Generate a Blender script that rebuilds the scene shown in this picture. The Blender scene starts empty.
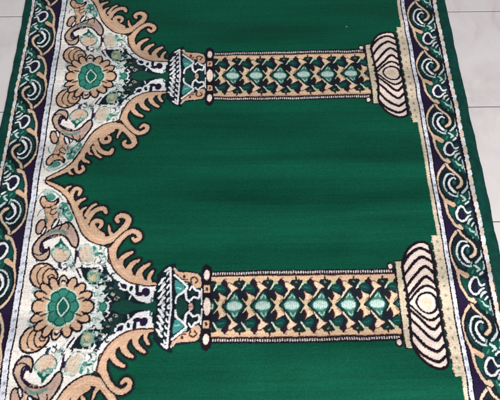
import bpy, math, random
import numpy as np
from mathutils import Matrix, Vector
rng = np.random.default_rng(7); random.seed(7)
C = bpy.context.scene.collection

# ------------------------------------------------------------------ camera solved from the carpet's two vanishing points
F = 400.0                                   # focal length in pixels of a 500 px wide frame
PPX = 239.0                                 # the photograph is cropped a little off the lens axis
H = 0.955                                   # metres above the floor
yc = np.array([225.0-PPX, 1210.0, -F]); yc /= np.linalg.norm(yc)        # carpet's long axis seen from the camera
s_ = 0.0116
xc = np.array([1.0, s_, 0.0]); xc[2] = -(xc[0]*yc[0]+xc[1]*yc[1])/yc[2]; xc /= np.linalg.norm(xc)
zc = np.cross(xc, yc)
Rw = np.stack([xc, yc, zc])                 # rows: world axes in camera coordinates
def ground(px, py):
    d = Rw @ np.array([px-PPX, 200.0-py, -F])
    t = -H/d[2]
    return d[0]*t, d[1]*t
BOW = 0.0028
def unbow(u, v):                            # the carpet lies with a very slight bow across its width
    c = (u-BOWC)/BOWW
    return v + BOW*(1-c*c)
BOWC, BOWW = 0.0, 0.45
u0, _ = ground(64, 306); u1, _ = ground(426, 306)
BOWC, BOWW = (u0+u1)/2, (u1-u0)/2
def P(px, py):
    u, v = ground(px, py)
    return u, unbow(u, v)
PX = H/F*1.0                                # about one photo pixel at the frame's centre, metres
AX = P(64.5, 306.9)[1]                      # axis of the niche unit
AX1 = P(91, 77.8)[1]
PER = AX1-AX                                # niche repeat
HALF = PER/2
def uat(x, y): return P(x, y)[0]

# ------------------------------------------------------------------ colours (sRGB 0-255 -> linear)
def L(r, g, b):
    a = np.array([r, g, b], float)/255
    return np.where(a <= .04045, a/12.92, ((a+.055)/1.055)**2.4)
GREEN = L(7, 76, 56); DGREEN = L(17, 56, 48); CREAM = L(235, 226, 219); WHITE = L(234, 232, 233)
TAN = L(210, 171, 142); PINK = L(234, 212, 200); DARK = L(27, 20, 30); NAVY = L(36, 25, 54)
INK = L(20, 32, 40); TEAL = L(62, 135, 118); DTEAL = L(20, 84, 70); LTEAL = L(150, 196, 182)
GREY = L(172, 150, 140); STRIPE = L(222, 222, 231); STICK = L(120, 124, 150); BEIGE = L(204, 184, 162)
EDGEG = L(16, 66, 58); OLIVE = L(96, 92, 60); BROWN = L(70, 38, 34)

# ------------------------------------------------------------------ small pattern rasteriser, in carpet coordinates
RES = 0.0006
class Tile:
    def __init__(s, ua, ub, va, vb, col):
        s.ua, s.va = ua, va
        s.nu = int(round((ub-ua)/RES)); s.nv = int(round((vb-va)/RES))
        s.ru = (ub-ua)/s.nu; s.rv = (vb-va)/s.nv
        s.U = ua+(np.arange(s.nu)+.5)*s.ru; s.V = va+(np.arange(s.nv)+.5)*s.rv
        s.c = np.empty((s.nv, s.nu, 3), np.float32); s.c[:] = col
    def box(s, a, b, c, d):
        i0 = max(0, int((a-s.ua)/s.ru)); i1 = min(s.nu, int((b-s.ua)/s.ru)+2)
        j0 = max(0, int((c-s.va)/s.rv)); j1 = min(s.nv, int((d-s.va)/s.rv)+2)
        return i0, i1, j0, j1
    def poly(s, pts, col):
        pts = np.array(pts)
        i0, i1, j0, j1 = s.box(pts[:, 0].min(), pts[:, 0].max(), pts[:, 1].min(), pts[:, 1].max())
        if i1 <= i0 or j1 <= j0: return
        X, Y = np.meshgrid(s.U[i0:i1], s.V[j0:j1])
        ins = np.zeros(X.shape, bool); q = np.roll(pts, -1, 0)
        for (xa, ya), (xb, yb) in zip(pts, q):
            if ya == yb: continue
            m = ((ya > Y) != (yb > Y)) & (X < (xb-xa)*(Y-ya)/(yb-ya)+xa)
            ins ^= m
        s.c[j0:j1, i0:i1][ins] = col
    def stroke(s, pts, rad, col):
        pts = np.array(pts); R = rad.max()
        i0, i1, j0, j1 = s.box(pts[:, 0].min()-R, pts[:, 0].max()+R, pts[:, 1].min()-R, pts[:, 1].max()+R)
        if i1 <= i0 or j1 <= j0: return
        X, Y = np.meshgrid(s.U[i0:i1], s.V[j0:j1])
        m = np.zeros(X.shape, bool)
        for (x, y), r in zip(pts, rad):
            m |= (X-x)**2+(Y-y)**2 < r*r
        s.c[j0:j1, i0:i1][m] = col
def spline(pts, closed=False, n=10):
    p = [np.array(q, float) for q in pts]
    if len(p) < 3 and not closed:
        return np.array([p[0]+(p[1]-p[0])*t for t in np.linspace(0, 1, n*2)])
    k = len(p); out = []
    for i in range(k if closed else k-1):
        if closed: a, b, c, d = p[i-1], p[i], p[(i+1) % k], p[(i+2) % k]
        else: a, b, c, d = p[max(i-1, 0)], p[i], p[i+1], p[min(i+2, k-1)]
        for t in np.arange(n)/n:
            out.append(.5*((2*b)+(-a+c)*t+(2*a-5*b+4*c-d)*t*t+(-a+3*b-3*c+d)*t**3))
    if not closed: out.append(p[-1])
    return np.array(out)
T = None
def xf(p): return np.array([P(a, b) for a, b in p])
def widths(w, n):
    w = np.atleast_1d(np.array(w, float))
    return np.interp(np.linspace(0, 1, n), np.linspace(0, 1, len(w)), w)*PX/2
def S(pts, w, col, out=None, ow=1.0):        # tapered stroke, optional outline
    c = xf(spline(pts)); 
    n = max(len(c), 2); L_ = np.linalg.norm(np.diff(c, axis=0), axis=1).sum()
    k = max(n, int(L_/(.35*RES*3))); t = np.linspace(0, n-1, k)
    c = np.stack([np.interp(t, np.arange(n), c[:, 0]), np.interp(t, np.arange(n), c[:, 1])], 1)
    r = widths(w, k)
    if out is not None: T.stroke(c, r+ow*PX, out)
    if col is not None: T.stroke(c, r, col)
def G(pts, col, out=None, ow=1.1, smooth=True):   # filled shape, optional outline
    ow *= 1.28
    c = xf(spline(pts, True) if smooth else pts)
    T.poly(c, col)
    if out is not None:
        S(list(pts)+[pts[0]] if not smooth else [tuple(q) for q in spline(pts, True, 4)]+[tuple(spline(pts, True, 4)[0])], ow, out)
def E(x, y, rx, ry, col, out=None, ow=1.1, rot=0.0):
    ow *= 1.28
    a = np.linspace(0, 2*math.pi, 20, endpoint=False); c, s = math.cos(rot), math.sin(rot)
    pts = [(x+rx*math.cos(t)*c-ry*math.sin(t)*s, y+rx*math.cos(t)*s+ry*math.sin(t)*c) for t in a]
    T.poly(xf(pts), col)
    if out is not None: S(pts+[pts[0]], ow, out)

# ------------------------------------------------------------------ niche unit (upper half traced, lower half is its mirror)
uL = uat(39.5-3.0, 183+0)                   # inner edge of left stripe
uL = uat(66.6-0.15*0+0.2, 0)
uR = uat(436.5, 220)                        # right end of the green field
T = Tile(uL-.004, uR, AX, AX+HALF, GREEN)

A = [([(48.5, 183), (56, 186.5), (63, 190.5), (69, 196), (74, 204), (78, 213), (82, 222), (87, 230), (94, 237), (102, 241), (109, 240.5), (116, 237), (123, 231), (128, 225),
       (129.5, 220), (126, 216.8), (121, 217), (118, 220), (119.5, 222.5)], [2, 3, 4, 4.6, 5.2, 6, 7, 8.5, 9, 8, 7, 6, 6, 5.6, 5, 4.5, 4, 3.4, 3]),
     ([(103, 236), (97, 232), (93.5, 226), (96, 222), (101, 222), (102.5, 225), (100.5, 228)], [4.5, 4.5, 3.6, 3, 3, 2.6, 2]),
     ([(114, 237), (111, 232), (110, 226.5)], [3, 2, 1]),
     ([(88, 222), (93, 214.5), (99, 210), (105, 209.5), (107, 213)], [4, 3.2, 3, 3.2, 2.6]),
     ([(87, 216), (91.5, 209), (97, 205)], [3, 2, 1.4]),
     ([(81, 218), (83, 211), (87, 208.5)], [3, 2, 1.2]),
     ([(72, 202), (73.5, 194), (77.5, 189.5), (81.5, 192), (80, 196)], [4, 3, 2.6, 2.6, 2]),
     ([(66, 194), (68.5, 189.5), (72, 187.5)], [3, 2, 1.2]),
     ([(76, 208), (80, 202.5), (86, 200)], [4, 2.6, 1.4])]
B = [([(112, 250), (113.5, 258), (118, 267), (124, 273), (132, 278.5), (141, 281.5), (150, 283), (156, 284)], [5, 6, 7, 7.4, 7, 5, 3, 1.6]),
     ([(113, 260), (113.5, 252), (117, 245), (122, 239), (128, 234), (134, 232), (139.5, 234.5), (140.5, 239), (136.5, 241.5), (133.5, 239)], [7, 6.5, 5.5, 4.6, 4.4, 4.4, 4.4, 4, 3.4, 2.6]),
     ([(120, 268), (121.5, 261), (126, 256), (133, 252.5)], [6, 4, 3.4, 1.8]),
     ([(130, 275.5), (130, 269), (134, 263.5), (139.5, 260.5)], [6, 4.4, 3.6, 1.8]),
     ([(141, 280), (140, 274), (144, 268.5), (150, 264.5)], [5.4, 4.2, 3.4, 1.8]),
     ([(150, 282), (149.5, 277.5), (152, 273), (153.5, 271.5)], [3, 2.6, 2.2, 1.6])]
A = [(p, [a*(1.42 if len(p) < 8 else 1.1) for a in w]) for p, w in A]; B = [(p, [a*(1.3 if len(p) < 7 else 1.1) for a in w]) for p, w in B]
for grp in (A, B):
    for p, w in grp: S(p, w, None, L(16, 56, 44), 3.3)
    for p, w in grp: S(p, w, None, L(24, 32, 34), 2.1)
# spandrel ground ------------------------------------------------
G([(10, 176), (47, 182), (52, 187), (58, 190), (64, 194), (69, 200), (72, 206), (75, 214), (77, 222), (81, 231), (86, 238), (94, 244),
   (104, 247), (110, 249), (111, 262), (117, 274), (124, 281), (132, 285), (140, 286), (156, 286), (158, 340), (-20, 340)], CREAM, smooth=False)
# soft grey-green tints woven in the cream ground
for x, y, rx, ry in [(50, 193, 6, 3), (36.5, 290, 4, 3), (66, 211, 6, 7), (107, 254, 5, 5), (84, 248, 7, 3), (70, 262, 3, 5)]:
    E(x, y, rx, ry, L(190, 205, 196))
# dark zone between the flower and the column foot
G([(81, 268.5), (100, 268), (108, 267), (112, 274), (122, 283), (130, 287), (145, 292), (159, 290), (159, 345), (100, 345), (98, 312), (98, 300),
   (96, 292), (90, 285), (84, 277)], INK, smooth=False)
G([(127, 300), (138, 304), (150, 303), (158, 301), (158, 320), (118, 320), (113, 306), (118, 302)], L(22, 70, 58))
G([(118, 283), (126, 296), (120, 300), (114, 292)], L(26, 52, 50))
# arch: white band under the fringe
S([(107, 250), (107.5, 260), (111, 270), (117, 277), (125, 282.5), (134, 286), (142, 286.5)], [3, 5, 5, 5, 4, 3.4, 2], WHITE, INK, .6)
# lace under the arch
S([(120, 284), (121, 288), (125, 290), (129, 289)], [2.2, 2, 2, 2], WHITE)
G([(128, 286), (129, 292), (134, 296), (138, 300), (146, 302.5), (152, 302), (154, 296), (154, 290), (150, 286.5), (140, 284.5)], WHITE)
E(124.5, 285.5, 2.6, 1.8, NAVY); E(132, 289, 1.7, 3, INK, rot=.4); E(138, 288.5, 2, 5, INK); E(140, 294, 4.5, 2.2, NAVY)
E(146.5, 292, 4, 4.4, NAVY); S([(142, 298), (144, 296)], 1.5, PINK)
E(153, 300, 1.5, 2.4, LTEAL, INK, .8); S([(131, 296), (130, 299)], 1.4, WHITE)
# specks in the dark zone
for x, y in [(108, 281), (112, 288), (113.5, 293.5), (116.5, 299), (118.5, 297), (113, 294.6), (106, 286)]:
    S([(x-.8, y), (x+.8, y+.6)], 1.9, L(186, 178, 160))
# lace round the flower
for x, y, r in [(89, 286, 4), (95, 289, 5), (101, 281, 3), (103, 288, 3), (99, 294, 5), (104, 296.5, 2.2), (101, 300, 3.6)]:
    E(x, y, r, r*.9, L(214, 220, 214))
S([(79, 272), (84, 280), (90, 285), (94, 291), (96, 300), (97, 307)], [2.5, 3, 3.5, 4, 4, 3], WHITE)
S([(95, 296), (101, 295), (104, 294)], .9, DTEAL); S([(96, 290), (99, 291)], 1.2, TEAL)
E(103.8, 306.5, 6.2, 6.5, L(208, 222, 216)); E(103.8, 306.5, 3.6, 3.8, TEAL, DTEAL, .8)
S([(108, 303), (111, 301)], 1.6, WHITE); S([(108, 297.5), (110, 299)], 1.2, WHITE)
# second bud: in the dark zone
E(94.5, 277, 6.5, 7.5, L(120, 158, 140)); E(94.5, 276, 4.6, 5.6, L(190, 176, 140)); S([(90, 283), (94, 285), (99, 282)], 2.4, TEAL)
S([(91, 273), (93, 279)], 1, L(150, 150, 120)); S([(97, 273), (97, 280)], 1, L(150, 150, 120))
# dark seam between the two buds
S([(77, 247), (77, 256), (76, 264), (78, 271), (82, 278)], [1.8, 2.2, 2, 2, 1.6], NAVY); E(79, 254, 2.2, 3.4, NAVY)
S([(79, 268.6), (108, 267.4)], .9, INK)
# bud by the arch
E(88, 255, 8.5, 9.5, L(206, 198, 184)); E(87, 255.5, 6, 8, L(204, 184, 164)); S([(84, 257), (88, 262)], .9, GREY); S([(86, 249), (88, 256)], .8, GREY)
S([(95, 248), (97, 253), (99, 255)], [3, 5, 3], TEAL); S([(98, 249), (99, 254)], 1.3, LTEAL)
S([(97, 253), (102, 254), (106, 257)], [1.5, 1.8, 1.4], DTEAL); S([(99, 256), (102, 259), (101, 262.5), (99, 263)], 1.4, L(28, 52, 60))
S([(86, 245), (90, 245.5)], 1.4, L(150, 170, 160)); S([(103, 258), (108, 262)], 3, WHITE)
# bud under the horn
E(62, 253.5, 9.8, 8.6, L(150, 190, 176)); E(62, 255, 8.4, 7.4, L(206, 184, 164))
G([(62, 238.5), (65, 243), (69, 247), (70, 250), (65, 248.5), (62, 250), (58, 248), (53, 251), (56, 246), (60, 243)], DTEAL)
E(62.5, 246.5, 1.7, 2.1, LTEAL); E(67.5, 249.5, 2.2, 1.3, LTEAL); S([(54, 250), (57, 248.5)], 1.4, TEAL)
S([(57, 258), (61, 255), (64, 256)], .8, TAN); S([(65, 257), (68, 254)], .8, TAN)
S([(60, 264), (61, 268), (65, 269.5), (70, 266), (72, 270)], [3, 3.5, 2.2, 1.5, 1], L(36, 58, 78)); S([(54, 269.5), (61, 269.5)], 1.6, L(60, 90, 96))
# leaf chain over the horn
for x, y, rx, ry in [(52, 198, 5, 3.4), (65, 207, 4.5, 4)]: E(x, y, rx, ry, TEAL)
G([(63, 203), (67, 205), (72, 212), (74, 219), (70, 223), (67, 218), (62, 214), (60, 208)], TEAL)
S([(62, 209), (65, 212), (64, 206)], 1.2, INK); S([(68, 214), (71, 220)], 1, LTEAL); S([(67, 209), (70, 214)], 1.1, L(30, 76, 90)); E(71, 216, 1.2, 1.2, LTEAL)
G([(41.5, 203), (43, 198), (46.5, 197.5), (49, 201.5), (55, 202.5), (59, 200), (57, 206), (51, 208.5), (45.5, 209)], TAN, DARK, 1.4)
G([(45.5, 210), (51, 208.5), (57, 206), (60, 211), (59, 217), (55, 221), (51, 228), (50, 232), (47, 226), (47, 218)], TAN)
S([(45, 209), (51, 208), (57, 205), (60, 203), (60, 199)], 1.3, DARK); S([(46, 210), (47, 217), (49, 221)], 1.1, L(110, 110, 92))
S([(58, 209), (53, 211), (51.5, 214), (54, 215.5), (58, 213), (59.5, 211)], 1.2, DARK); S([(60, 213), (59, 218), (55, 221)], 1.4, DARK); E(47.5, 221, 2, 3, L(110, 124, 108))
E(42, 227.5, 4, 7.8, L(196, 160, 140), DARK, 1.5, .42)
E(45, 231.5, 1.6, 4.6, WHITE, DARK, 1.2, .5)
# grey-tan horn
G([(35, 246), (40, 239), (46, 234), (52, 230.5), (58, 227), (64, 225), (70, 223), (75, 229), (79, 237), (79.5, 243), (77, 248), (73, 246), (69.5, 240.5),
   (65, 236.5), (58, 235.5), (50, 237.5), (44, 242), (41.5, 247), (42.5, 252), (47, 252), (50, 248), (50, 255), (46, 260), (39.5, 260.5), (35, 256), (34, 250)], L(188, 160, 142), DARK, 1.6)
S([(48, 236), (56, 231.5), (63, 232), (68, 235)], [1.5, 3, 3, 2], L(96, 136, 130)); S([(71, 231), (74, 240)], [2.5, 3.5], L(176, 150, 148))
E(56.5, 224, 2.1, 6, WHITE, DARK, 1.4, .6); S([(62, 222), (63, 226), (60.5, 230)], 1.3, DARK); S([(67, 222), (70, 226), (69, 230)], 1.3, DARK)
S([(43, 244), (44.5, 250), (47, 250)], [3, 3, 2], NAVY); S([(35, 253.5), (40, 255.5), (45, 253.5)], 1.2, DARK)
S([(45, 242), (52, 238.5), (59, 237)], [2, 1.6, 1], NAVY)
# shell scroll
G([(42, 289), (34, 284.5), (31, 276), (35, 267), (43, 263.5), (51, 265.5), (57, 272), (58, 278), (51, 282), (47.5, 288)], TAN, DARK, 1.6)
S([(43.5, 288), (38.5, 281), (38, 274), (42, 268), (47, 266)], 1.3, DARK); S([(48, 288), (44, 281), (44.5, 274), (49, 269), (53, 269.5)], 1.5, DARK)
S([(50, 280), (49, 276.5), (52, 274.5), (55, 276), (53, 278)], 1.2, DARK); E(42.5, 266.3, 1.8, 1, CREAM)
E(36, 293, 3.5, 2, L(150, 160, 156))
IK = L(40, 54, 72)
S([(53, 249), (52, 255), (56, 261), (61, 263), (67, 261), (71.5, 256), (71.5, 250)], [.6, 1, 1.2, 1.2, 1.2, 1, .6], IK)
S([(81, 248), (79.8, 255), (83, 263), (89, 265.4), (95, 262.6), (97, 258)], [.8, 1.1, 1.1, 1.1, 1, .6], L(70, 84, 90))
S([(88, 273), (88.4, 280), (92, 285)], [.8, 1.1, 1], INK); S([(101, 272), (101, 280), (97, 285)], [.8, 1, .8], INK)
S([(39.5, 216), (41, 212), (43.5, 210)], [1, 1.3, .8], L(90, 120, 112)); S([(38, 262), (36, 258)], .9, IK)
S([(36.5, 206), (39.5, 198), (43, 193.5), (48, 190)], [.6, 1.1, 1.1, .6], L(130, 160, 150)); S([(54, 192), (60, 196), (64.5, 201)], [.8, 1.6, .8], L(110, 150, 140))
S([(96, 262.5), (103, 264.5), (107, 262)], [.8, 1.2, .8], L(120, 150, 144)); S([(72, 252), (74.5, 262), (73.5, 270), (77, 277)], [.8, 1.2, 1.2, .8], L(150, 170, 170))
rr_ = random.Random(5)
def squiggles(x0, y0, x1, y1, n, cols, w=(.9, 1.5)):
    for _ in range(n):
        x, y = rr_.uniform(x0, x1), rr_.uniform(y0, y1); a = rr_.uniform(0, 6.28); l = rr_.uniform(1.2, 3)
        S([(x, y), (x+l*math.cos(a), y+l*math.sin(a)), (x+l*1.5*math.cos(a+.9), y+l*1.5*math.sin(a+.9))], rr_.uniform(*w), rr_.choice(cols))
GT = [L(150, 180, 170), L(84, 140, 128), L(186, 198, 188), L(120, 132, 130)]
squiggles(90, 281, 101, 304, 16, GT); squiggles(53, 245, 70, 251, 7, GT); squiggles(92, 247, 105, 262, 14, GT); squiggles(58, 204, 71, 218, 12, GT)
squiggles(82, 247, 92, 262, 6, [GREY, L(196, 190, 170)]); squiggles(56, 250, 68, 260, 5, [GREY, TAN]); squiggles(46, 190, 56, 197, 6, GT)
squiggles(34, 288, 38, 304, 5, GT); squiggles(70, 262, 80, 272, 6, GT); squiggles(91, 271, 98, 282, 7, [L(150, 170, 140), L(96, 140, 124), L(206, 190, 160)])
squiggles(111, 276, 121, 304, 16, [L(34, 64, 62), L(16, 44, 42), L(44, 52, 64)]); squiggles(46, 202, 58, 222, 7, [BROWN, L(160, 124, 104)], (.7, 1)); squiggles(50, 228, 78, 238, 9, [L(160, 132, 120), L(110, 134, 130)], (.8, 1.2))
squiggles(99, 268, 109, 282, 9, [L(120, 160, 150), L(60, 100, 96), WHITE]); squiggles(80, 262, 108, 269, 12, [WHITE, L(190, 200, 194), INK]); squiggles(92, 283, 108, 303, 16, [INK, DTEAL, WHITE, WHITE])
squiggles(62, 262, 76, 276, 6, [L(40, 62, 80), WHITE]); squiggles(38, 290, 46, 302, 3, GT)
# flower
ANG = [90, 68, 112, 46, 134, 26, 154, 0, 180]
for a in ANG:
    r = math.radians(a); big = a in (0, 180); dx, dy = math.cos(r), -math.sin(r)
    rr = 21.5 if big else 23.5; hw = 7.6 if big else 4.5; hl = 9.2 if big else 8
    E(64+dx*rr, 307+dy*rr, hl, hw, TAN if a not in (90,) else L(214, 190, 170), DARK, 1.5, -r)
E(64, 307, 22.5, 23.5, TAN); E(64, 307, 17.6, 20, L(216, 190, 166))
for a in (15, 36, 57, 79, 101, 123, 144, 165):
    r = math.radians(a); dx, dy = math.cos(r), -math.sin(r)
    S([(64+dx*20.5, 307+dy*21.5), (64+dx*23+1.2*dy, 307+dy*24), (64+dx*26.5, 307+dy*27)], [1.3, 1.7, 2.2], DARK)
S([(44.5, 298), (49, 299.5)], 1.8, L(70, 66, 56)); S([(79, 299.5), (84, 298)], 1.8, L(70, 66, 56)); E(64, 281.5, 2.4, 2, DARK); E(64, 283.2, 1.6, 1.4, CREAM)
for ph, rad, col in ((0, 1.25, L(196, 214, 196)), (1, 1.0, L(16, 70, 60)), (2, .8, L(56, 130, 114))):
    for a in range(0, 360, 45):
        r = math.radians(a); rx, ry = 9.6, 12.2
        E(64.2+math.cos(r)*rx, 306.6-math.sin(r)*ry, 6.2*rad, 6.5*rad, col)
E(64.2, 306.6, 8, 10, DTEAL)
G([(64.2, 297.5), (70, 306.6), (64.2, 316), (58.4, 306.6)], L(24, 92, 78), L(206, 218, 206), 1.0, False)
for a in (22, 67, 112, 158): 
    r = math.radians(a); S([(64+math.cos(r)*9, 306.6-math.sin(r)*11), (64+math.cos(r)*15, 306.6-math.sin(r)*17.5)], 1.1, DTEAL)

# fringe, first scroll --------------------------------------------
for grp in (A, B):
    for p, w in grp: S(p, w, None, DARK, 1.3)
    for p, w in grp: S(p, w, TAN)
    for p, w in grp:
        if len(p) > 7: S(p[1:-3], [.5, 1.2, 1.2, .6], L(224, 188, 162))
for p in ([(123, 270), (126, 262)], [(133, 276), (136, 268)], [(95, 228), (97, 231)]): pass
S([(47, 183), (52, 187), (58, 190.5), (64, 195), (69, 201), (72.5, 208), (75, 216), (78, 225), (82, 233), (88, 240), (96, 244.5), (104, 246), (108, 245)], 1.3, DARK)
S([(109, 247), (109.5, 257), (113, 267), (119, 275), (127, 281), (136, 284.5), (146, 285.5), (157, 285.5)], 1.5, BROWN)

# column foot ------------------------------------------------------
G([(157, 275), (167, 266), (176, 263), (177, 270), (190, 271.5), (201, 273), (203, 266), (207, 264.5), (211, 267), (213, 271.5), (213, 340), (157, 340)], INK, smooth=False)
for k in range(-1, 5):
    y = 281.5+k*6.6
    if k >= 0: S([(159.3, y+3.2), (161.5, y+1), (163.2, y-2), (165.2, y-3.6)], [1.8, 2.3, 2.3, 1.6], WHITE); S([(162.6, y+2.4), (164.8, y+1)], 1.3, L(196, 200, 204))
    if y > 272: S([(167.4, y), (168.6, y-2.4), (170.5, y-3)], [1.3, 1.8, 1.4], WHITE)
S([(165.5, 271.5), (168.5, 269.5), (170.6, 268)], [1.8, 2.2, 2], WHITE)
S([(170.9, 268), (171, 300), (171, 340)], [2, 1.7, 1.7], L(222, 222, 224))
S([(173.3, 268), (173.3, 340)], 1.1, DARK)
S([(175, 269), (177, 271.5)], 2, PINK)
G([(174.5, 270), (180, 273), (190, 273.6), (198, 275), (201, 279), (201, 286), (196, 286.5), (190, 282.5), (183, 281), (178, 278)], TAN)
S([(177, 276), (182, 279.5), (188, 280)], 1.5, BROWN); E(184.5, 277.5, 1.4, 1.8, BROWN); S([(192, 283), (191.5, 279), (195, 277.5), (198, 280), (196, 283)], 1.5, BROWN)
S([(175, 276), (182, 281.5), (187.5, 287), (184, 291.5), (177, 297)], [2, 2.2, 2.4, 2, 2], WHITE)
G([(175, 281), (181, 283), (185, 288), (180, 294), (176, 293)], L(66, 142, 140)); S([(177, 288), (181, 289)], 1.6, LTEAL); S([(176, 298), (176, 303)], 2, WHITE)
G([(174.5, 306.5), (178.5, 296.5), (184, 297.5), (189, 306.5), (184, 316), (178.5, 317)], L(22, 62, 54), DARK, 1.2, False)
S([(186, 291), (187, 298), (190, 300.5), (194, 297), (199, 298), (200, 292), (196, 290), (193, 286.5), (190, 290)], [2.4, 2.2, 2, 2, 2, 2, 2, 1.8, 1.6], WHITE)
S([(188, 300), (190, 303)], 1.5, WHITE); E(191.2, 306.5, 2.2, 4.2, L(196, 160, 148), DARK, .8); S([(189, 306.5), (193.5, 306.5)], .9, BROWN)
G([(195, 300), (200, 300), (200, 315), (195, 315)], L(20, 52, 50), None, 1, False); S([(201.8, 289), (201.8, 304)], 1.1, WHITE)
E(207, 275, 2.8, 5, PINK, DARK, 1); G([(204.2, 285.2), (210, 285.2), (210, 292.6), (204.2, 292.6)], TAN, None, 1, False); E(207.1, 289, 1.3, 2, BROWN)
E(207, 306, 3.6, 8.6, PINK)

# pillar -----------------------------------------------------------
slo = lambda x, y: y-(x-210)*.0155           # follows the carpet's weft
def q(x, y): return (x, slo(x, y))
G([q(211, 271.2), q(395, 271.2), q(402, 340), q(211, 340)], DARK, None, 1, False)
G([q(211.5, 277.2), q(393, 277.2), q(402, 340), q(211.5, 340)], L(214, 176, 146), None, 1, False)
x = 213.5
while x < 392:
    S([q(x, 273.5), q(x, 274.7)], 1.25, L(214, 204, 200)); x += 2.35
S([q(212, 276.9), q(392, 276.9)], .8, BROWN)
G([q(211.5, 281.2), q(394, 281.2), q(400, 340), q(211.5, 340)], L(24, 30, 40), None, 1, False)
def unit(cx):
    def z(x, y): return q(cx+x, 306+y)
    def ZS(p, w, c): S([z(a, b) for a, b in p], w, c)
    def ZG(p, c, o=None, ow=1, sm=True): G([z(a, b) for a, b in p], c, o, ow, sm)
    TN = L(216, 182, 148)
    # scalloped lower edge of the tan rail
    ZG([(-14, -26), (-9, -26), (-6, -23), (-2, -21), (0, -23), (2, -26), (8, -26), (11, -24), (13, -22), (16, -26)], TN, None)
    ZS([(8, -15.5), (10, -18.5), (12, -22)], [1.2, 1.6, 2], L(200, 206, 182)); E(*z(13.5, -22), 2.4, 1.7, L(176, 178, 140))
    # teal bloom in the dark knot between two medallions
    ZG([(10, -17), (14, -21), (19, -19), (21, -14), (17, -12), (13, -14)], L(16, 62, 58)); ZS([(13, -17), (18, -16)], 1.1, L(36, 96, 88))
    ZG([(18, -26), (22, -26.5), (24, -23), (23, -19), (19, -21)], L(44, 24, 36))
    # pale leaf climbing to the rail
    ZG([(-6, -22), (-3.6, -22.6), (-.5, -20.5), (4.6, -17), (2, -15.6), (-.5, -13.4), (-4, -8.4), (-6.6, -5.4), (-7.6, -6.6), (-4.8, -11), (-3.2, -15), (-5.6, -18.4)], L(222, 196, 168), BROWN, .7)
    ZS([(-4, -12), (-6.6, -7)], .8, L(214, 214, 190))
    # leaf under the dark knot, and the crossing
    ZG([(12.4, -12.6), (15.2, -11), (20.6, -8), (19.2, -3.6), (16.4, -1), (14.6, 2), (13, 0), (11.6, -2.5), (13.6, -6)], TN, None)
    ZS([(12.2, -12), (13.4, -7.5), (11.2, -3.6)], 1.5, L(60, 22, 28)); ZS([(15.6, -10), (16.6, -6)], 1.4, L(232, 204, 184)); ZS([(17.4, -3), (19.6, -5.6)], .9, DTEAL)
    ZS([(8.4, -6.6), (10.6, -3.8), (13.6, -.4)], [.8, 1, 2], L(206, 190, 156))
    # small dark bloom with a light eye
    E(*z(5, -22), 3.8, 3.2, L(22, 40, 38)); ZS([(4.4, -22.4), (5.8, -21.8)], 1.2, L(110, 124, 96)); ZS([(5, -27), (5, -25)], 1.7, L(30, 36, 36)); ZS([(1.6, -24), (2.6, -23)], 1.5, L(30, 36, 36)); ZS([(8, -24.6), (7.6, -23)], 1.5, L(30, 36, 36))
    # medallion
    def z(x, y): return q(cx+x*.86, 306+y*.84)
    ZG([(-12.6, 0), (-9, -4), (-6, -7), (-3, -11), (0, -15.5), (3, -15), (5, -10), (8, -6), (11.6, 0), (8, 6), (5, 10), (3, 15), (0, 15.5), (-3, 11), (-6, 7), (-9, 4)], L(22, 72, 64), L(18, 40, 40), 1.1)
    ZG([(-8.6, 0), (-5, -5), (-1.6, -9), (1, -13.5), (3, -9), (6, -5), (9.2, 0), (6, 5), (3, 9), (1, 13.5), (-1.6, 9), (-5, 5)], L(74, 118, 108), None)
    ZS([(-2, -8), (.6, -11.6)], 1.2, L(166, 200, 188)); ZS([(4, -8), (2.8, -11)], 1.2, L(140, 184, 170)); ZS([(1, -6.4), (1, -9)], 1, L(40, 110, 96)); ZS([(-4, -6.6), (-2.6, -5)], 1, L(40, 110, 96)); ZS([(5.6, -6), (4.6, -4.6)], 1, L(40, 110, 96))
    E(*z(.4, 0), 7.6, 4.0, L(138, 172, 162))
    for k in range(-3, 4): ZS([(.4+k*2.25, -3.2+abs(k)*.5), (.4+k*2.25, 3.2-abs(k)*.5)], 1.3, L(196, 216, 208))
for k in range(-1, 7):
    unit(234+k*28.4)
G([(195, 296), (203, 266), (203, 340), (195, 340)], INK, None, 1, False) if False else None
# redraw bead column over the first partial unit
G([(202.8, 268), (211.6, 268), (211.6, 340), (202.8, 340)], DARK, None, 1, False)
S([(207, 267), (207, 270)], 5, DARK)
E(207, 275, 2.9, 5, PINK); G([(204.2, 285.4), (210, 285.4), (210, 292.6), (204.2, 292.6)], TAN, None, 1, False); E(207.1, 289, 1.3, 2, BROWN)
E(207, 306.3, 3.6, 8.8, PINK)
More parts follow.
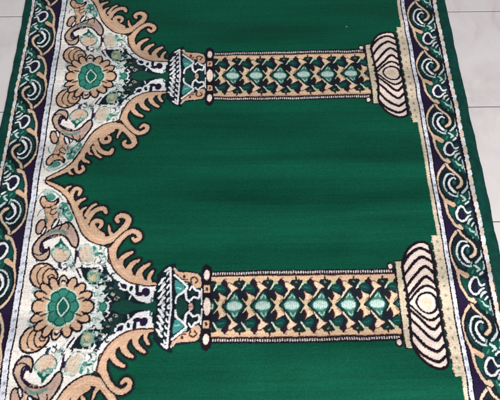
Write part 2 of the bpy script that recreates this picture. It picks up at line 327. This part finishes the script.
# redo the foot's right part that the partial unit covered
G([(175, 298), (203, 290), (203, 340), (175, 340)], INK, None, 1, False)
G([(174.5, 306.5), (178.5, 296.5), (184, 297.5), (189, 306.5), (184, 316), (178.5, 317)], L(22, 62, 54), DARK, 1.2, False)
G([(174, 271), (203, 273), (203, 300), (186, 300), (180, 297), (174, 299)], INK, None, 1, False)
G([(174.5, 269), (180, 272.4), (190, 273.2), (198, 274.5), (201, 279), (201.5, 286), (197, 288), (190, 282.5), (183, 281), (178, 278)], TAN)
S([(177, 275), (182, 279.5), (188, 280)], 1.4, BROWN); E(184.5, 277, 1.4, 1.8, BROWN); S([(192, 283), (191.5, 279), (195, 277.5), (198, 280), (196, 283)], 1.6, BROWN)
S([(175, 275.5), (182, 281.5), (187.5, 287), (184, 291.5), (177, 297), (175.5, 303)], [2, 2.2, 2.4, 2, 2, 1.8], WHITE)
G([(175.2, 281), (181, 283.5), (185, 288), (180, 293.5), (176, 293)], L(66, 142, 140)); S([(177, 288), (181, 289)], 1.4, LTEAL); E(187, 284, 1.5, 1.2, L(180, 190, 180))
S([(186, 291), (187, 298), (190, 300.5), (194, 297), (199, 298), (200, 292), (196, 290), (193, 286.5), (190, 290)], [2.4, 2.2, 2, 2, 2, 2, 2, 1.8, 1.6], WHITE)
E(193, 293, 2, 2, L(26, 50, 52)); S([(188, 300), (190, 302)], 1.5, WHITE); E(191.2, 306.8, 2.3, 4.2, L(196, 160, 148)); S([(189, 306.8), (193.5, 306.8)], .9, BROWN)
G([(195.5, 300.5), (200, 300.5), (200, 315), (195.5, 315)], L(20, 56, 52), None, 1, False); S([(201.9, 289), (201.9, 304)], 1.1, WHITE)

# capital ----------------------------------------------------------
S([(388.5, 267), (388.5, 266.4)], 7.4, DARK); S([(388.5, 267), (388.5, 266.4)], 4.2, PINK)
ua, ub = uat(394.4, 268), uat(401, 268)
def strip(ua, ub, va, vb, col): T.poly(np.array([(ua, va), (ub, va), (ub, vb), (ua, vb)]), col)
vtop = P(397, 262)[1]
strip(ua-.0035, ub+.0035, AX-.01, vtop+.003, DARK); strip(ua, ub, AX-.01, vtop, L(206, 190, 164))
v = AX
while v < vtop:
    T.stroke([(ub, v+.004)], np.array([.0022]), L(60, 52, 52)); T.stroke([((ua+ub)/2, v+.004)], np.array([.0024]), L(186, 178, 160)); v += .011
cap = [(400.5, 268), (401, 261), (406, 250.5), (413, 244.5), (420, 242.8), (426, 244.5), (428.5, 249), (431, 262), (434, 280), (437, 300), (440, 345), (410, 345), (407, 300), (403, 280)]
G(cap, PINK, DARK, 2.2, False)
seps = [[(400, 268), (403, 261.5), (408, 255), (415, 249.8), (421, 249), (428, 253)],
        [(401.5, 279), (405.5, 271.5), (411, 264), (417, 259), (422, 257.6), (430, 262.5)],
        [(403, 291), (409, 282.5), (415, 274.5), (420, 269), (424.5, 267.3), (432, 273)],
        [(405, 300), (411, 292), (417, 284.5), (421.5, 279), (426, 277.2), (434, 283.5)],
        [(406, 303), (411, 299), (415.5, 294), (420, 288.5), (427, 285.5)]]
for sp in seps[:4]: S(sp, [2.4, 2.8, 3.1, 3.1, 3.1, 3.0], DARK)
for a, b in zip(seps[:3], seps[1:4]): S([((p[0]+q_[0])/2+.4, (p[1]+q_[1])/2-.2) for p, q_ in zip(a, b)][1:5], [1, 1.6, 1.6, 1], L(238, 218, 208))
S([(407, 302), (412, 297), (416, 291)], 0.1, PINK)
S([(407, 302.5), (410.5, 299), (414.5, 293.5), (419.5, 288.2), (425, 285.8), (431, 287.6), (434, 290.5)], [2, 2.3, 2.5, 2.5, 2.6, 2.6, 2.4], DARK)
E(425.6, 302.6, 11.2, 11.4, DARK); E(425.4, 302.5, 8.7, 9.0, L(232, 210, 198)); E(425.2, 302.5, 5, 5, L(222, 198, 174)); 
S([(406, 293), (405, 296)], 1.2, DARK)
# scalloped band beside the capital
b0, b1 = uat(432.3, 250), uR
vt = P(434, 236)[1]
strip(b0-.0034, b0+.002, AX-.01, P(432, 245)[1], DARK); strip(b0, b1, AX-.01, vt, L(216, 196, 174))
v = AX-.006; k = 0
while v < vt-.004:
    T.stroke([(b0-.001, v)], np.array([.0024]), DARK if k % 2 else L(212, 192, 168))
    if k % 2 == 0: T.stroke([((b0+b1)/2+.001, v)], np.array([.0050]), L(200, 188, 168)); T.stroke([((b0+b1)/2, v)], np.array([.0030]), L(140, 144, 130))
    if k % 2: T.stroke([(a, v) for a in np.linspace(b0, b0+(b1-b0)*.62, 16)], np.array([.0008]), L(122, 104, 98))
    v += .0105; k += 1
# thin tan edge of the green field
strip(uat(432.8, 220), uR, AX-.01, AX+HALF+.01, L(210, 194, 172)); strip(uat(432.2, 220), uat(432.8, 220), vt, AX+HALF+.01, L(40, 70, 40))
field = T

# ------------------------------------------------------------------ border cell (right-hand one; the left is it turned by half a turn)
c0 = P(464, 252)[1]; c1 = P(479.8, 326)[1]
cc = [P(421, 16.5)[1], P(431.6, 67)[1], P(440, 122)[1], P(452, 184)[1], c0, c1]
BP = (cc[0]-cc[5])/5
BC = np.mean([cc[i]-(4-i)*BP for i in range(6)])          # phase: centre of the cell's spiral
x0 = uat(442.6, 220); x1 = uat(473.6, 220)                # scroll band
T = Tile(x0, x1, BC-1.5*BP, BC+1.5*BP, L(18, 34, 40))
def cell(dv):
    global xf
    old = xf
    xf = lambda p: np.array([P(a, b) for a, b in p])+np.array([0, dv])
    # purple ground left of the vine
    G([(430, 205), (450, 205), (453, 215), (458, 224), (462, 230), (457, 236), (449.5, 243), (449, 256), (455, 268), (457, 279), (461, 290), (470, 300), (474, 303), (462, 303), (440, 300)], NAVY, None, 1, False)
    VN = L(214, 186, 160); W2 = L(204, 214, 214); BG = L(16, 30, 36); GN = L(20, 76, 66)
    # small purple gusset on the right
    G([(482, 277), (489, 274), (492, 300), (486, 290)], NAVY, None, 1, False)
    # green ground round the leaf cluster only
    G([(466, 270), (470, 264), (476, 262), (481, 264), (483, 272), (478, 277), (470, 279), (466, 276)], GN)
    G([(459, 279), (463, 278), (467, 280), (466, 288), (468, 294), (476, 298), (483, 297), (487, 304), (488, 312), (483, 309), (477, 303), (470, 297), (463, 290)], GN)
    G([(477, 283), (483, 279), (486, 290), (480, 296), (477, 291)], L(24, 64, 64)); G([(467, 228), (474, 234), (477, 241), (472, 240), (465, 233)], GN)
    # the spiral's dark gaps with green flecks
    E(464.5, 251.5, 14, 16.5, BG, rot=.1)
    S([(452.5, 247), (452.8, 255), (457, 263.5), (464, 269)], [.8, 1.2, 1.2, .8], L(30, 72, 68)); E(466, 251.5, 1.7, 3, L(36, 84, 84)); S([(457, 236), (461, 240)], 2, L(36, 34, 28))
    S([(457, 230), (452, 236), (449, 243), (448.3, 250), (449.5, 257), (452.5, 264.5), (456, 271), (457.3, 278), (459.5, 286), (463.5, 293), (468, 299), (474, 302)], [2.9, 2.5, 2.1, 1.9, 1.9, 2.1, 2.8, 2.6, 2.4, 2.5, 2.8, 3], VN, DARK, 1.1)
    S([(456.5, 270), (460, 273), (465, 276)], [2, 4.6, 5.2], L(212, 174, 142))
    S([(474, 302), (472, 299), (469, 300)], [2.6, 2.2, 1.6], VN)
    S([(457, 230), (460, 235), (465, 239.5), (470.5, 244), (473.8, 249.5), (473, 254.5), (469.5, 257.4)], [2.8, 2.2, 2.0, 2.2, 2.6, 3.2, 2.8], VN, INK, 1.1)
    S([(467, 262.4), (462.5, 257.6), (460.3, 252.5), (461.6, 248.2), (465, 245.8), (467.4, 247.4)], [3, 2.8, 2.2, 1.9, 1.6, 1.2], WHITE, INK, .9)
    S([(465.6, 242.6), (461, 241.4), (457.2, 243.6), (455.2, 249), (455.4, 255), (459, 261.5), (464, 265.5), (469.6, 267)], [1.4, 1.8, 2.0, 1.9, 1.7, 1.6, 1.9, 1.6], W2, None)
    for a, b in ((.2, 0), (0, 1)):
        pass
    # frayed inner edge of the outer coil
    for x, y in [(457.4, 259), (458.6, 262.4), (461.6, 263), (462, 266.6), (465.6, 264.6), (456.4, 256.4)]: S([(x, y), (x+1.2, y-1.1)], .8, INK)
    # pale line that runs down the right side and leaf that touches it
    S([(476.5, 236), (478.8, 243), (479.9, 250), (480, 256), (477.6, 260), (474.6, 263.4)], [1, 1.1, 1.2, 1.8, 2.3, 1.8], L(196, 208, 206), INK, .9)
    S([(472.8, 232), (474.5, 236)], 1.3, L(170, 204, 192)); S([(467, 229.5), (469.4, 233)], [2.2, 1.6], L(140, 190, 174)); S([(470.4, 235), (471.6, 238.6)], 1.2, L(110, 160, 146))
    S([(473, 266), (475.6, 267.6), (477.8, 270), (475.4, 272)], [1.6, 2.4, 2.4, 1.4], L(190, 216, 208), INK, .7); S([(470.2, 262.6), (469.4, 266)], 1.5, L(130, 176, 160)); S([(481.6, 262), (483, 267), (482, 270)], [1.2, 1.6, 1.2], L(206, 212, 218))
    S([(472, 271), (470.6, 274)], 1.4, L(60, 130, 112)); S([(478, 275.4), (481, 272.6)], [1.4, 1.8], WHITE)
    # open ring with the tail of a comma
    S([(483.4, 284), (480, 285.4), (477.6, 283), (475.4, 278.6), (472.4, 278.2), (469.6, 281.4), (468.2, 286), (469.6, 291), (473.2, 294), (477.4, 293), (479.8, 289.6), (483, 288)], [1.4, 2.2, 1.8, 1.8, 2.2, 2.4, 2.3, 2.2, 2.1, 2, 1.8, 1.2], WHITE, INK, .9)
    G([(473.4, 282), (475, 285), (477.6, 287.8), (476, 290.4), (472.6, 290), (471.4, 286)], NAVY)
    S([(480.2, 297), (481.6, 293.4), (484.8, 291.6)], [1.6, 2.4, 1.6], W2, INK, .7); S([(484, 299.6), (486.4, 296.4)], [1.6, 1.8], W2, INK, .6); S([(481.5, 302), (484.4, 305.6), (487.6, 306.4)], [1.4, 2.3, 1.6], L(170, 212, 196), INK, .5)
    S([(488.6, 300), (490.4, 309)], [1, 1.1], L(180, 196, 200)); S([(478, 299), (480, 302)], 1.2, L(70, 136, 118))
    xf = old
for k in range(-3, 4): cell(k*BP)
border = T

# ------------------------------------------------------------------ the whole carpet as knots
bandR = dict(s0=uR, s1=uat(437.8, 220), s2=uat(441.3, 220), s3=x0, s4=x1, s5=uat(475.3, 220), s6=uat(480.6, 220), s7=uat(492.2, 220))
LY = 20.0
# left stripes, measured where they are all in view
bandL = dict(s0=uL, s1=uat(64.0+.15-.15*LY+.9, LY), s2=uat(60.2, LY), s3=uat(59.0, LY), s5=uat(33.4, LY), s6=uat(29.9, LY), s7=uat(22.4, LY))
bandL['s2'] = uat(60.5, LY); bandL['s1'] = uat(65.0, LY-3); bandL['s0'] = uat(66.1, LY-3)
bandL['s4'] = bandL['s3']-(x1-x0)
bandL['s4'] = min(bandL['s4'], uat(35.2, LY))
LC = [P(41.5, 39)[1], P(33, 94)[1], P(22.5, 153)[1], P(10.5, 216)[1]]
LPH = np.mean([LC[i]+i*BP for i in range(4)])           # centre of the first left spiral

PITCH = 0.00118
UA, UB = bandL['s6'], bandR['s6']
VA, VB = AX-HALF*2.1, AX1+HALF*1.9
nu = int((UB-UA)/PITCH)+1; nv = int((VB-VA)/PITCH)+1
U = np.linspace(UA, UB, nu); V = np.linspace(VA, VB, nv)
UU, VV = np.meshgrid(U, V)
def smooth_noise(cell_, amp, shape=(nv, nu), seed=0, ax=None):
    r = np.random.default_rng(seed); cy, cx = cell_ if isinstance(cell_, tuple) else (cell_, cell_)
    gy, gx = int(shape[0]/cy)+3, int(shape[1]/cx)+3
    g = r.normal(size=(gy, gx)).astype(np.float32)
    y = np.arange(shape[0])/cy; x = np.arange(shape[1])/cx
    y0 = y.astype(int); x0_ = x.astype(int); fy = (y-y0)[:, None]; fx = (x-x0_)[None]
    fy = fy*fy*(3-2*fy); fx = fx*fx*(3-2*fx)
    a = g[y0][:, x0_]; b = g[y0][:, x0_+1]; c = g[y0+1][:, x0_]; d = g[y0+1][:, x0_+1]
    return amp*((a*(1-fx)+b*fx)*(1-fy)+(c*(1-fx)+d*fx)*fy)
# the weaver's hand: lines wander a little, and every tuft sits slightly off
wu = smooth_noise(26, .0006, seed=1)+smooth_noise(2.2, .00042, seed=2)
wv = smooth_noise(26, .0006, seed=3)+smooth_noise(2.2, .00042, seed=4)
su, sv = UU+wu, VV+wv
KU, KV = .0021, .0019                        # one knot
kj = np.floor(sv/KV); kj_odd = (kj % 2)*.5
qu = (np.floor(su/KU+kj_odd)+.5-kj_odd)*KU; qv = (kj+.5)*KV
su = su*.35+qu*.65; sv = sv*.35+qv*.65
col = np.empty((nv, nu, 3), np.float32); col[:] = DARK
def sample(t, u, v):
    i = np.clip(((u-t.ua)/t.ru), 0, t.nu-1.001); j = np.clip(((v-t.va)/t.rv), 0, t.nv-1.001)
    acc = 0
    for di in (-.6, .6):
        for dj in (-.6, .6):
            acc = acc+t.c[np.clip((j+dj).astype(int), 0, t.nv-1), np.clip((i+di).astype(int), 0, t.nu-1)]
    return acc/4
m = (su >= bandL['s0']) & (su < uR)
w = np.abs(((sv-AX+HALF) % PER)-HALF)
col[m] = sample(field, su[m], AX+w[m])
# right scroll
m = (su >= bandR['s3']) & (su < bandR['s4'])
col[m] = sample(border, su[m], BC+((sv[m]-BC+BP/2) % BP)-BP/2)
# left scroll: the same cell turned half a turn
m = (su <= bandL['s3']) & (su > bandL['s4'])
fr = (bandL['s3']-su[m])/(bandL['s3']-bandL['s4'])
col[m] = sample(border, x0+fr*(x1-x0), BC-(((sv[m]-LPH+BP/2) % BP)-BP/2))
# inner white stripes with slanting ticks, outer scalloped stripes
def inn_(f, sg): return f if sg > 0 else 1-f
for b, sg in ((bandR, 1), (bandL, -1)):
    a0, a1 = sorted((b['s1'], b['s2']))
    m = (su >= a0) & (su < a1); f = (su[m]-a0)/(a1-a0)
    wb = smooth_noise((9, 30), .0016, seed=31)[m]; ph = ((sv[m]+sg*f*.004+wb)/.0215) % 1
    dd = np.exp(-((ph-.3)/.16)**2)*np.exp(-((f-.6)/.28)**2)*(.75+3*wb/.0016*.1)
    c = STRIPE[None]*(1-dd[:, None])+L(112, 118, 142)[None]*dd[:, None]
    col[m] = c
    a0, a1 = sorted((b['s5'], b['s6']))
    m = (su >= a0-.002) & (su < a1+.002); f = (su[m]-a0)/(a1-a0)
    wb = smooth_noise((8, 30), .0022, seed=33)[m]; ph = ((sv[m]-sg*f*.006+wb)/.044) % 1
    wob = .16*np.sin(ph*2*np.pi*1); lo = (f < .08-wob*0) ; inn = f if sg > 0 else 1-f
    k1 = 1/(1+np.exp(-(np.abs(ph-.5)-.25)*26)); c = L(216, 196, 178)[None]*k1[:, None]+L(222, 220, 222)[None]*(1-k1[:, None])
    dd = np.exp(-((np.abs(ph-.5)-.25)/.05)**2)*.5*np.clip((inn_(f, sg)-.1)*1.4, 0, 1); c = c*(1-dd[:, None])+L(96, 116, 108)[None]*dd[:, None]
    e = .9-.16*np.exp(-((np.abs(ph-.5)-.25)/.09)**2)
    c = np.where((inn > e)[:, None], EDGEG[None], c)
    c = np.where((inn < .06+.05*np.sin(ph*6.283*3))[:, None], DARK[None], c)
    col[m] = c
# wool: each tuft dyed a touch differently, faint streaks along the weft
kn = rng.normal(0, 1, (int((VB-VA)/KV)+8, int((UB-UA)/KU)+8)).astype(np.float32)
ki = np.clip(((qv-VA)/KV).astype(int)+3, 0, kn.shape[0]-1); kk = np.clip(((qu-UA)/KU).astype(int)+3, 0, kn.shape[1]-1)
lum = 1+rng.normal(0, .08, (nv, nu))+.085*kn[ki, kk]+smooth_noise((1.6, 90), .05, seed=8)+smooth_noise((7, 160), .035, seed=9)+smooth_noise(60, .03, seed=10)
lum += rng.normal(0, .03, (nv, 1))
hue = smooth_noise(3, .02, seed=12)
col = np.clip(col*lum[..., None], 0.002, 1)
col[..., 0] *= 1+hue; col[..., 2] *= 1-hue
# one stray fleck of lint
fl = P(345.5, 28.5); j = int((fl[1]-VA)/(VB-VA)*(nv-1)); i = int((fl[0]-UA)/(UB-UA)*(nu-1)); col[j:j+2, i:i+4] = L(150, 180, 165)

# heights: pile 7 mm, light tufts stand a hair prouder than dark ones, soft undulation
PILE = .0070
z = PILE+rng.normal(0, .00016, (nv, nu))+smooth_noise(150, .0007, seed=20)+smooth_noise(40, .00018, seed=21)
z += .00022*np.clip(col.mean(2)*1.5, 0, 1)
rib = np.sin(np.arange(nv)*np.pi)*0
z += smooth_noise((58, 260), .0017, seed=22)+smooth_noise((30, 170), .00042, seed=23)+smooth_noise((75, 75), .0005, seed=24)
bow = BOW*(1-((UU-BOWC)/BOWW)**2)
ju = rng.normal(0, .00013, (nv, nu)); jv = rng.normal(0, .00013, (nv, nu))
ju[:, 0] = ju[:, -1] = 0
co = np.stack([UU+ju, VV-bow+jv, z], -1).reshape(-1, 3)

def link_mesh(name, verts, faces_flat, loop_n, mat, parent=None, colors=None, smooth=True):
    me = bpy.data.meshes.new(name)
    me.vertices.add(len(verts)); me.vertices.foreach_set('co', np.ascontiguousarray(verts, np.float32).ravel())
    nf = len(faces_flat)//loop_n
    me.loops.add(len(faces_flat)); me.loops.foreach_set('vertex_index', np.ascontiguousarray(faces_flat, np.int32))
    me.polygons.add(nf); me.polygons.foreach_set('loop_start', np.arange(0, nf*loop_n, loop_n, dtype=np.int32))
    me.polygons.foreach_set('loop_total', np.full(nf, loop_n, np.int32))
    me.update(calc_edges=True)
    me.polygons.foreach_set('use_smooth', np.full(nf, smooth))
    if colors is not None:
        at = me.color_attributes.new('dye', 'FLOAT_COLOR', 'POINT')
        at.data.foreach_set('color', np.ascontiguousarray(np.concatenate([colors, np.ones((len(colors), 1))], 1), np.float32).ravel())
    me.materials.append(mat)
    o = bpy.data.objects.new(name, me); C.objects.link(o)
    if parent: o.parent = parent
    return o
def grid_faces(nv, nu):
    idx = np.arange(nv*nu).reshape(nv, nu)
    return np.stack([idx[:-1, :-1], idx[:-1, 1:], idx[1:, 1:], idx[1:, :-1]], -1).reshape(-1)

# ------------------------------------------------------------------ materials
def mat(name):
    m = bpy.data.materials.new(name); m.use_nodes = True; nt = m.node_tree
    return m, nt, nt.nodes['Principled BSDF']
wool, nt, bs = mat('wool_pile')
N = nt.nodes; K = nt.links.new
at = N.new('ShaderNodeAttribute'); at.attribute_name = 'dye'
tc = N.new('ShaderNodeTexCoord')
n1 = N.new('ShaderNodeTexNoise'); n1.inputs['Scale'].default_value = 1400; n1.inputs['Detail'].default_value = 2
K(tc.outputs['Object'], n1.inputs['Vector'])
mr = N.new('ShaderNodeMapRange'); mr.inputs['To Min'].default_value = .72; mr.inputs['To Max'].default_value = 1.28
K(n1.outputs['Fac'], mr.inputs['Value'])
mx = N.new('ShaderNodeMix'); mx.data_type = 'RGBA'; mx.blend_type = 'MULTIPLY'; mx.inputs[0].default_value = 1
K(at.outputs['Color'], mx.inputs[6]); K(mr.outputs[0], mx.inputs[7]); K(mx.outputs[2], bs.inputs['Base Color'])
bp = N.new('ShaderNodeBump'); bp.inputs['Strength'].default_value = .5; bp.inputs['Distance'].default_value = .0006
K(n1.outputs['Fac'], bp.inputs['Height']); K(bp.outputs['Normal'], bs.inputs['Normal'])
mp2 = N.new('ShaderNodeMapping'); mp2.inputs['Scale'].default_value = (1.0, 5.0, 1); mp2.inputs['Rotation'].default_value = (0, 0, .03); K(tc.outputs['Object'], mp2.inputs['Vector'])
n3 = N.new('ShaderNodeTexNoise'); n3.inputs['Scale'].default_value = 2.1; n3.inputs['Detail'].default_value = 0; n3.inputs['Distortion'].default_value = .25; K(mp2.outputs[0], n3.inputs['Vector'])
n4 = N.new('ShaderNodeTexNoise'); n4.inputs['Scale'].default_value = 9; n4.inputs['Detail'].default_value = 1; K(tc.outputs['Object'], n4.inputs['Vector'])
m4 = N.new('ShaderNodeMath'); m4.operation = 'MULTIPLY_ADD'; m4.inputs[1].default_value = .12; K(n4.outputs['Fac'], m4.inputs[0]); K(n3.outputs['Fac'], m4.inputs[2])
bp2 = N.new('ShaderNodeBump'); bp2.inputs['Strength'].default_value = 1; bp2.inputs['Distance'].default_value = .042
K(m4.outputs[0], bp2.inputs['Height']); K(bp2.outputs['Normal'], bp.inputs['Normal'])
bs.inputs['Roughness'].default_value = .9; bs.inputs['Specular IOR Level'].default_value = .08
bs.inputs['Sheen Weight'].default_value = .03; bs.inputs['Sheen Roughness'].default_value = .4

bind, nt, bs = mat('edge_yarn')
N = nt.nodes; K = nt.links.new
tc = N.new('ShaderNodeTexCoord')
wv_ = N.new('ShaderNodeTexWave'); wv_.wave_type = 'BANDS'; wv_.bands_direction = 'Y'; wv_.inputs['Scale'].default_value = 120; wv_.inputs['Distortion'].default_value = 5; wv_.inputs['Detail'].default_value = 2
mp = N.new('ShaderNodeMapping'); mp.inputs['Rotation'].default_value = (0, 0, math.radians(12))
K(tc.outputs['Object'], mp.inputs['Vector']); K(mp.outputs[0], wv_.inputs['Vector'])
n2 = N.new('ShaderNodeTexNoise'); n2.inputs['Scale'].default_value = 60; n2.inputs['Detail'].default_value = 5; K(tc.outputs['Object'], n2.inputs['Vector'])
cr = N.new('ShaderNodeValToRGB'); cr.color_ramp.elements[0].color = (*L(6, 50, 44), 1); cr.color_ramp.elements[1].color = (*L(12, 78, 68), 1)
cr.color_ramp.elements[0].position = .3; cr.color_ramp.elements[1].position = .75
ad = N.new('ShaderNodeMath'); ad.operation = 'MULTIPLY_ADD'; ad.inputs[1].default_value = .2; K(wv_.outputs['Fac'], ad.inputs[0]); 
ad2 = N.new('ShaderNodeMath'); ad2.operation = 'MULTIPLY'; ad2.inputs[1].default_value = .75; K(n2.outputs['Fac'], ad2.inputs[0]); K(ad2.outputs[0], ad.inputs[2])
K(ad.outputs[0], cr.inputs[0]); K(cr.outputs[0], bs.inputs['Base Color'])
bp = N.new('ShaderNodeBump'); bp.inputs['Strength'].default_value = .4; bp.inputs['Distance'].default_value = .0006; K(wv_.outputs['Fac'], bp.inputs['Height']); K(bp.outputs[0], bs.inputs['Normal'])
bs.inputs['Roughness'].default_value = .8; bs.inputs['Specular IOR Level'].default_value = .12; bs.inputs['Sheen Weight'].default_value = .0

tile_m, nt, bs = mat('pale_floor_tile')
N = nt.nodes; K = nt.links.new
tc = N.new('ShaderNodeTexCoord')
def nz(scale, det, rough=.55, stretch=None, dist=0):
    n = N.new('ShaderNodeTexNoise'); n.inputs['Scale'].default_value = scale; n.inputs['Detail'].default_value = det; n.inputs['Roughness'].default_value = rough; n.inputs['Distortion'].default_value = dist
    if stretch:
        p = N.new('ShaderNodeMapping'); p.inputs['Scale'].default_value = stretch; K(tc.outputs['Object'], p.inputs['Vector']); K(p.outputs[0], n.inputs['Vector'])
    else: K(tc.outputs['Object'], n.inputs['Vector'])
    return n
a = nz(6, 5, .6, None, 1.2); b = nz(22, 6, .65, (1, .45, 1), .8); c_ = nz(3, 3)
cr = N.new('ShaderNodeValToRGB'); e = cr.color_ramp.elements
e[0].position = .30; e[0].color = (*L(212, 203, 202), 1); e[1].position = .68; e[1].color = (*L(228, 221, 219), 1)
ee = cr.color_ramp.elements.new(.5); ee.color = (*L(222, 213, 212), 1)
K(a.outputs['Fac'], cr.inputs[0])
cr2 = N.new('ShaderNodeValToRGB'); e = cr2.color_ramp.elements
e[0].position = .54; e[0].color = (1, 1, 1, 1); e[1].position = .74; e[1].color = (.93, .80, .78, 1)
K(b.outputs['Fac'], cr2.inputs[0])
mx = N.new('ShaderNodeMix'); mx.data_type = 'RGBA'; mx.blend_type = 'MULTIPLY'; mx.inputs[0].default_value = .8
K(cr.outputs[0], mx.inputs[6]); K(cr2.outputs[0], mx.inputs[7])
K(mx.outputs[2], bs.inputs['Base Color'])
mr = N.new('ShaderNodeMapRange'); mr.inputs['To Min'].default_value = .3; mr.inputs['To Max'].default_value = .5; K(c_.outputs['Fac'], mr.inputs['Value']); K(mr.outputs[0], bs.inputs['Roughness'])
bs.inputs['Specular IOR Level'].default_value = .35
bp = N.new('ShaderNodeBump'); bp.inputs['Strength'].default_value = .12; bp.inputs['Distance'].default_value = .002; K(b.outputs['Fac'], bp.inputs['Height']); K(bp.outputs[0], bs.inputs['Normal'])
grout_m, nt, bs = mat('grey_grout')
N = nt.nodes; K = nt.links.new
tc = N.new('ShaderNodeTexCoord'); n = N.new('ShaderNodeTexNoise'); n.inputs['Scale'].default_value = 90; n.inputs['Detail'].default_value = 4; K(tc.outputs['Object'], n.inputs['Vector'])
cr = N.new('ShaderNodeValToRGB'); cr.color_ramp.elements[0].color = (*L(96, 90, 96), 1); cr.color_ramp.elements[1].color = (*L(140, 132, 136), 1); K(n.outputs['Fac'], cr.inputs[0]); K(cr.outputs[0], bs.inputs['Base Color'])
bs.inputs['Roughness'].default_value = .95

# ------------------------------------------------------------------ carpet
carpet = bpy.data.objects.new('carpet', None); carpet.empty_display_size = .2
cx_, cy_ = (UA+UB)/2, (VA+VB)/2
carpet.location = (cx_, cy_, 0); C.objects.link(carpet)
carpet['label'] = 'green prayer carpet patterned with tan arches and pillars, lying on pale tiles'
carpet['category'] = 'carpet'
co2 = co-np.array([cx_, cy_, 0])
pile = link_mesh('pile', co2, grid_faces(nv, nu), 4, wool, carpet, col.reshape(-1, 3))
pile['label'] = 'green pile woven with cream, tan and navy arches, pillars and scrolling borders'
def binding(ua, ub):
    # a rounded selvage strip that meets the pile on its inner side and rolls down to the floor on the outer
    n = 900; prof = [(0, .0066), (.12, .0070), (.3, .0072), (.5, .0070), (.7, .0062), (.85, .0048), (.97, .0036), (1, .0002)]
    vs = np.linspace(VA, VB, n); rows = []
    r = np.random.default_rng(int(abs(ub)*1000))
    wob = np.interp(vs, np.linspace(VA, VB, 60), r.normal(0, .0009, 60))+np.interp(vs, np.linspace(VA, VB, 300), r.normal(0, .0002, 300))
    for f, h in prof:
        u = ua+(ub-ua)*f+wob*f
        rows.append(np.stack([u-cx_, vs-BOW*(1-((u-BOWC)/BOWW)**2)-cy_, np.full(n, h)+wob*.12*(f < .95)], -1))
    g = np.stack(rows, 1)
    if ub < ua: g = g[:, ::-1]
    link_mesh('edge_binding', g.reshape(-1, 3), grid_faces(n, len(prof)), 4, bind, carpet)
binding(UB-.0006, bandR['s7']); binding(UA+.0006, bandL['s7'])

# ------------------------------------------------------------------ floor: real tiles with bevelled edges over a grout bed
import bmesh
g1 = ground(470, 11.5); g2 = ground(484, 107.2); g3 = ground(495, 221.6)
d1 = ground(10, 16.6); d2 = ground(470, 11.5)
rot = math.atan2(d2[1]-d1[1], d2[0]-d1[0])
TS = (g1[1]-g3[1])/2
print('tile', TS, 'rot', math.degrees(rot), 'carpet', UB-UA, 'PER', PER, 'BP', BP, 'n', nu*nv, 'mid', g2[1], (g1[1]+g3[1])/2)
bm = bmesh.new(); gap = .0030
TW = TS*3.0
rotm = Matrix.Rotation(rot, 4, 'Z')
# real paving runs on under the carpet and past the picture
for i in range(-4, 5):
    for j in range(-6, 7):
        xa, ya = i*TW-TW*.62-.25, j*TS
        bx = bmesh.ops.create_cube(bm, size=1)['verts']
        for v in bx:
            v.co = Vector((xa+(v.co.x+.5)*(TW-gap)+gap/2, ya+(v.co.y+.5)*(TS-gap)+gap/2, v.co.z*.008-.004))
ed = [e for e in bm.edges if all(v.co.z > -.001 for v in e.verts)]
bmesh.ops.bevel(bm, geom=ed, offset=.0007, segments=2, affect='EDGES', profile=.5)
nb = len(bm.faces)
q4 = [bm.verts.new(p) for p in ((-4, -4, -.0011), (4, -4, -.0011), (4, 4, -.0011), (-4, 4, -.0011))]
gf = bm.faces.new(q4)
bm.faces.ensure_lookup_table()
gf.material_index = 1
me = bpy.data.meshes.new('floor'); bm.to_mesh(me); bm.free()
me.materials.append(tile_m); me.materials.append(grout_m)
fo = bpy.data.objects.new('floor', me); C.objects.link(fo); fo['kind'] = 'structure'
fo.rotation_euler = (0, 0, rot)
o = Vector((g1[0], g1[1], 0)); fo.location = o

# ------------------------------------------------------------------ camera, light, view
cam = bpy.data.cameras.new('camera'); co_ = bpy.data.objects.new('camera', cam); C.objects.link(co_)
M = Matrix(((*Rw[0], 0), (*Rw[1], 0), (*Rw[2], H), (0, 0, 0, 1)))
co_.matrix_world = M
cam.sensor_fit = 'HORIZONTAL'; cam.sensor_width = 36; cam.lens = 36*F/500; cam.shift_x = (250-PPX)/500; cam.clip_start = .01; cam.clip_end = 100
bpy.context.scene.camera = co_
w = bpy.data.worlds.new('World'); bpy.context.scene.world = w; w.use_nodes = True
bg = w.node_tree.nodes['Background']; bg.inputs[0].default_value = (.93, .97, 1, 1); bg.inputs[1].default_value = .46
def area(loc, target, size, power, colr):
    l = bpy.data.lights.new('window_like_light', 'AREA'); l.shape = 'RECTANGLE'; l.size = size[0]; l.size_y = size[1]; l.energy = power; l.color = colr
    ob = bpy.data.objects.new('window_like_light', l); C.objects.link(ob); ob.location = loc
    ob.rotation_euler = (Vector(target)-Vector(loc)).to_track_quat('-Z', 'Y').to_euler(); return ob
area((.5, -1.35, 1.05), (.0, .0, 0), (1.2, .8), 51, (1, .98, .96))  # unseen near lamp, added low so the pile waves catch raking light
area((-.2, 2.5, 2.0), (0, .4, 0), (1.8, 1.0), 9, (.88, .95, 1))
s = bpy.context.scene
s.view_settings.view_transform = 'Standard'; s.view_settings.look = 'None'; s.view_settings.exposure = 0; s.view_settings.gamma = 1
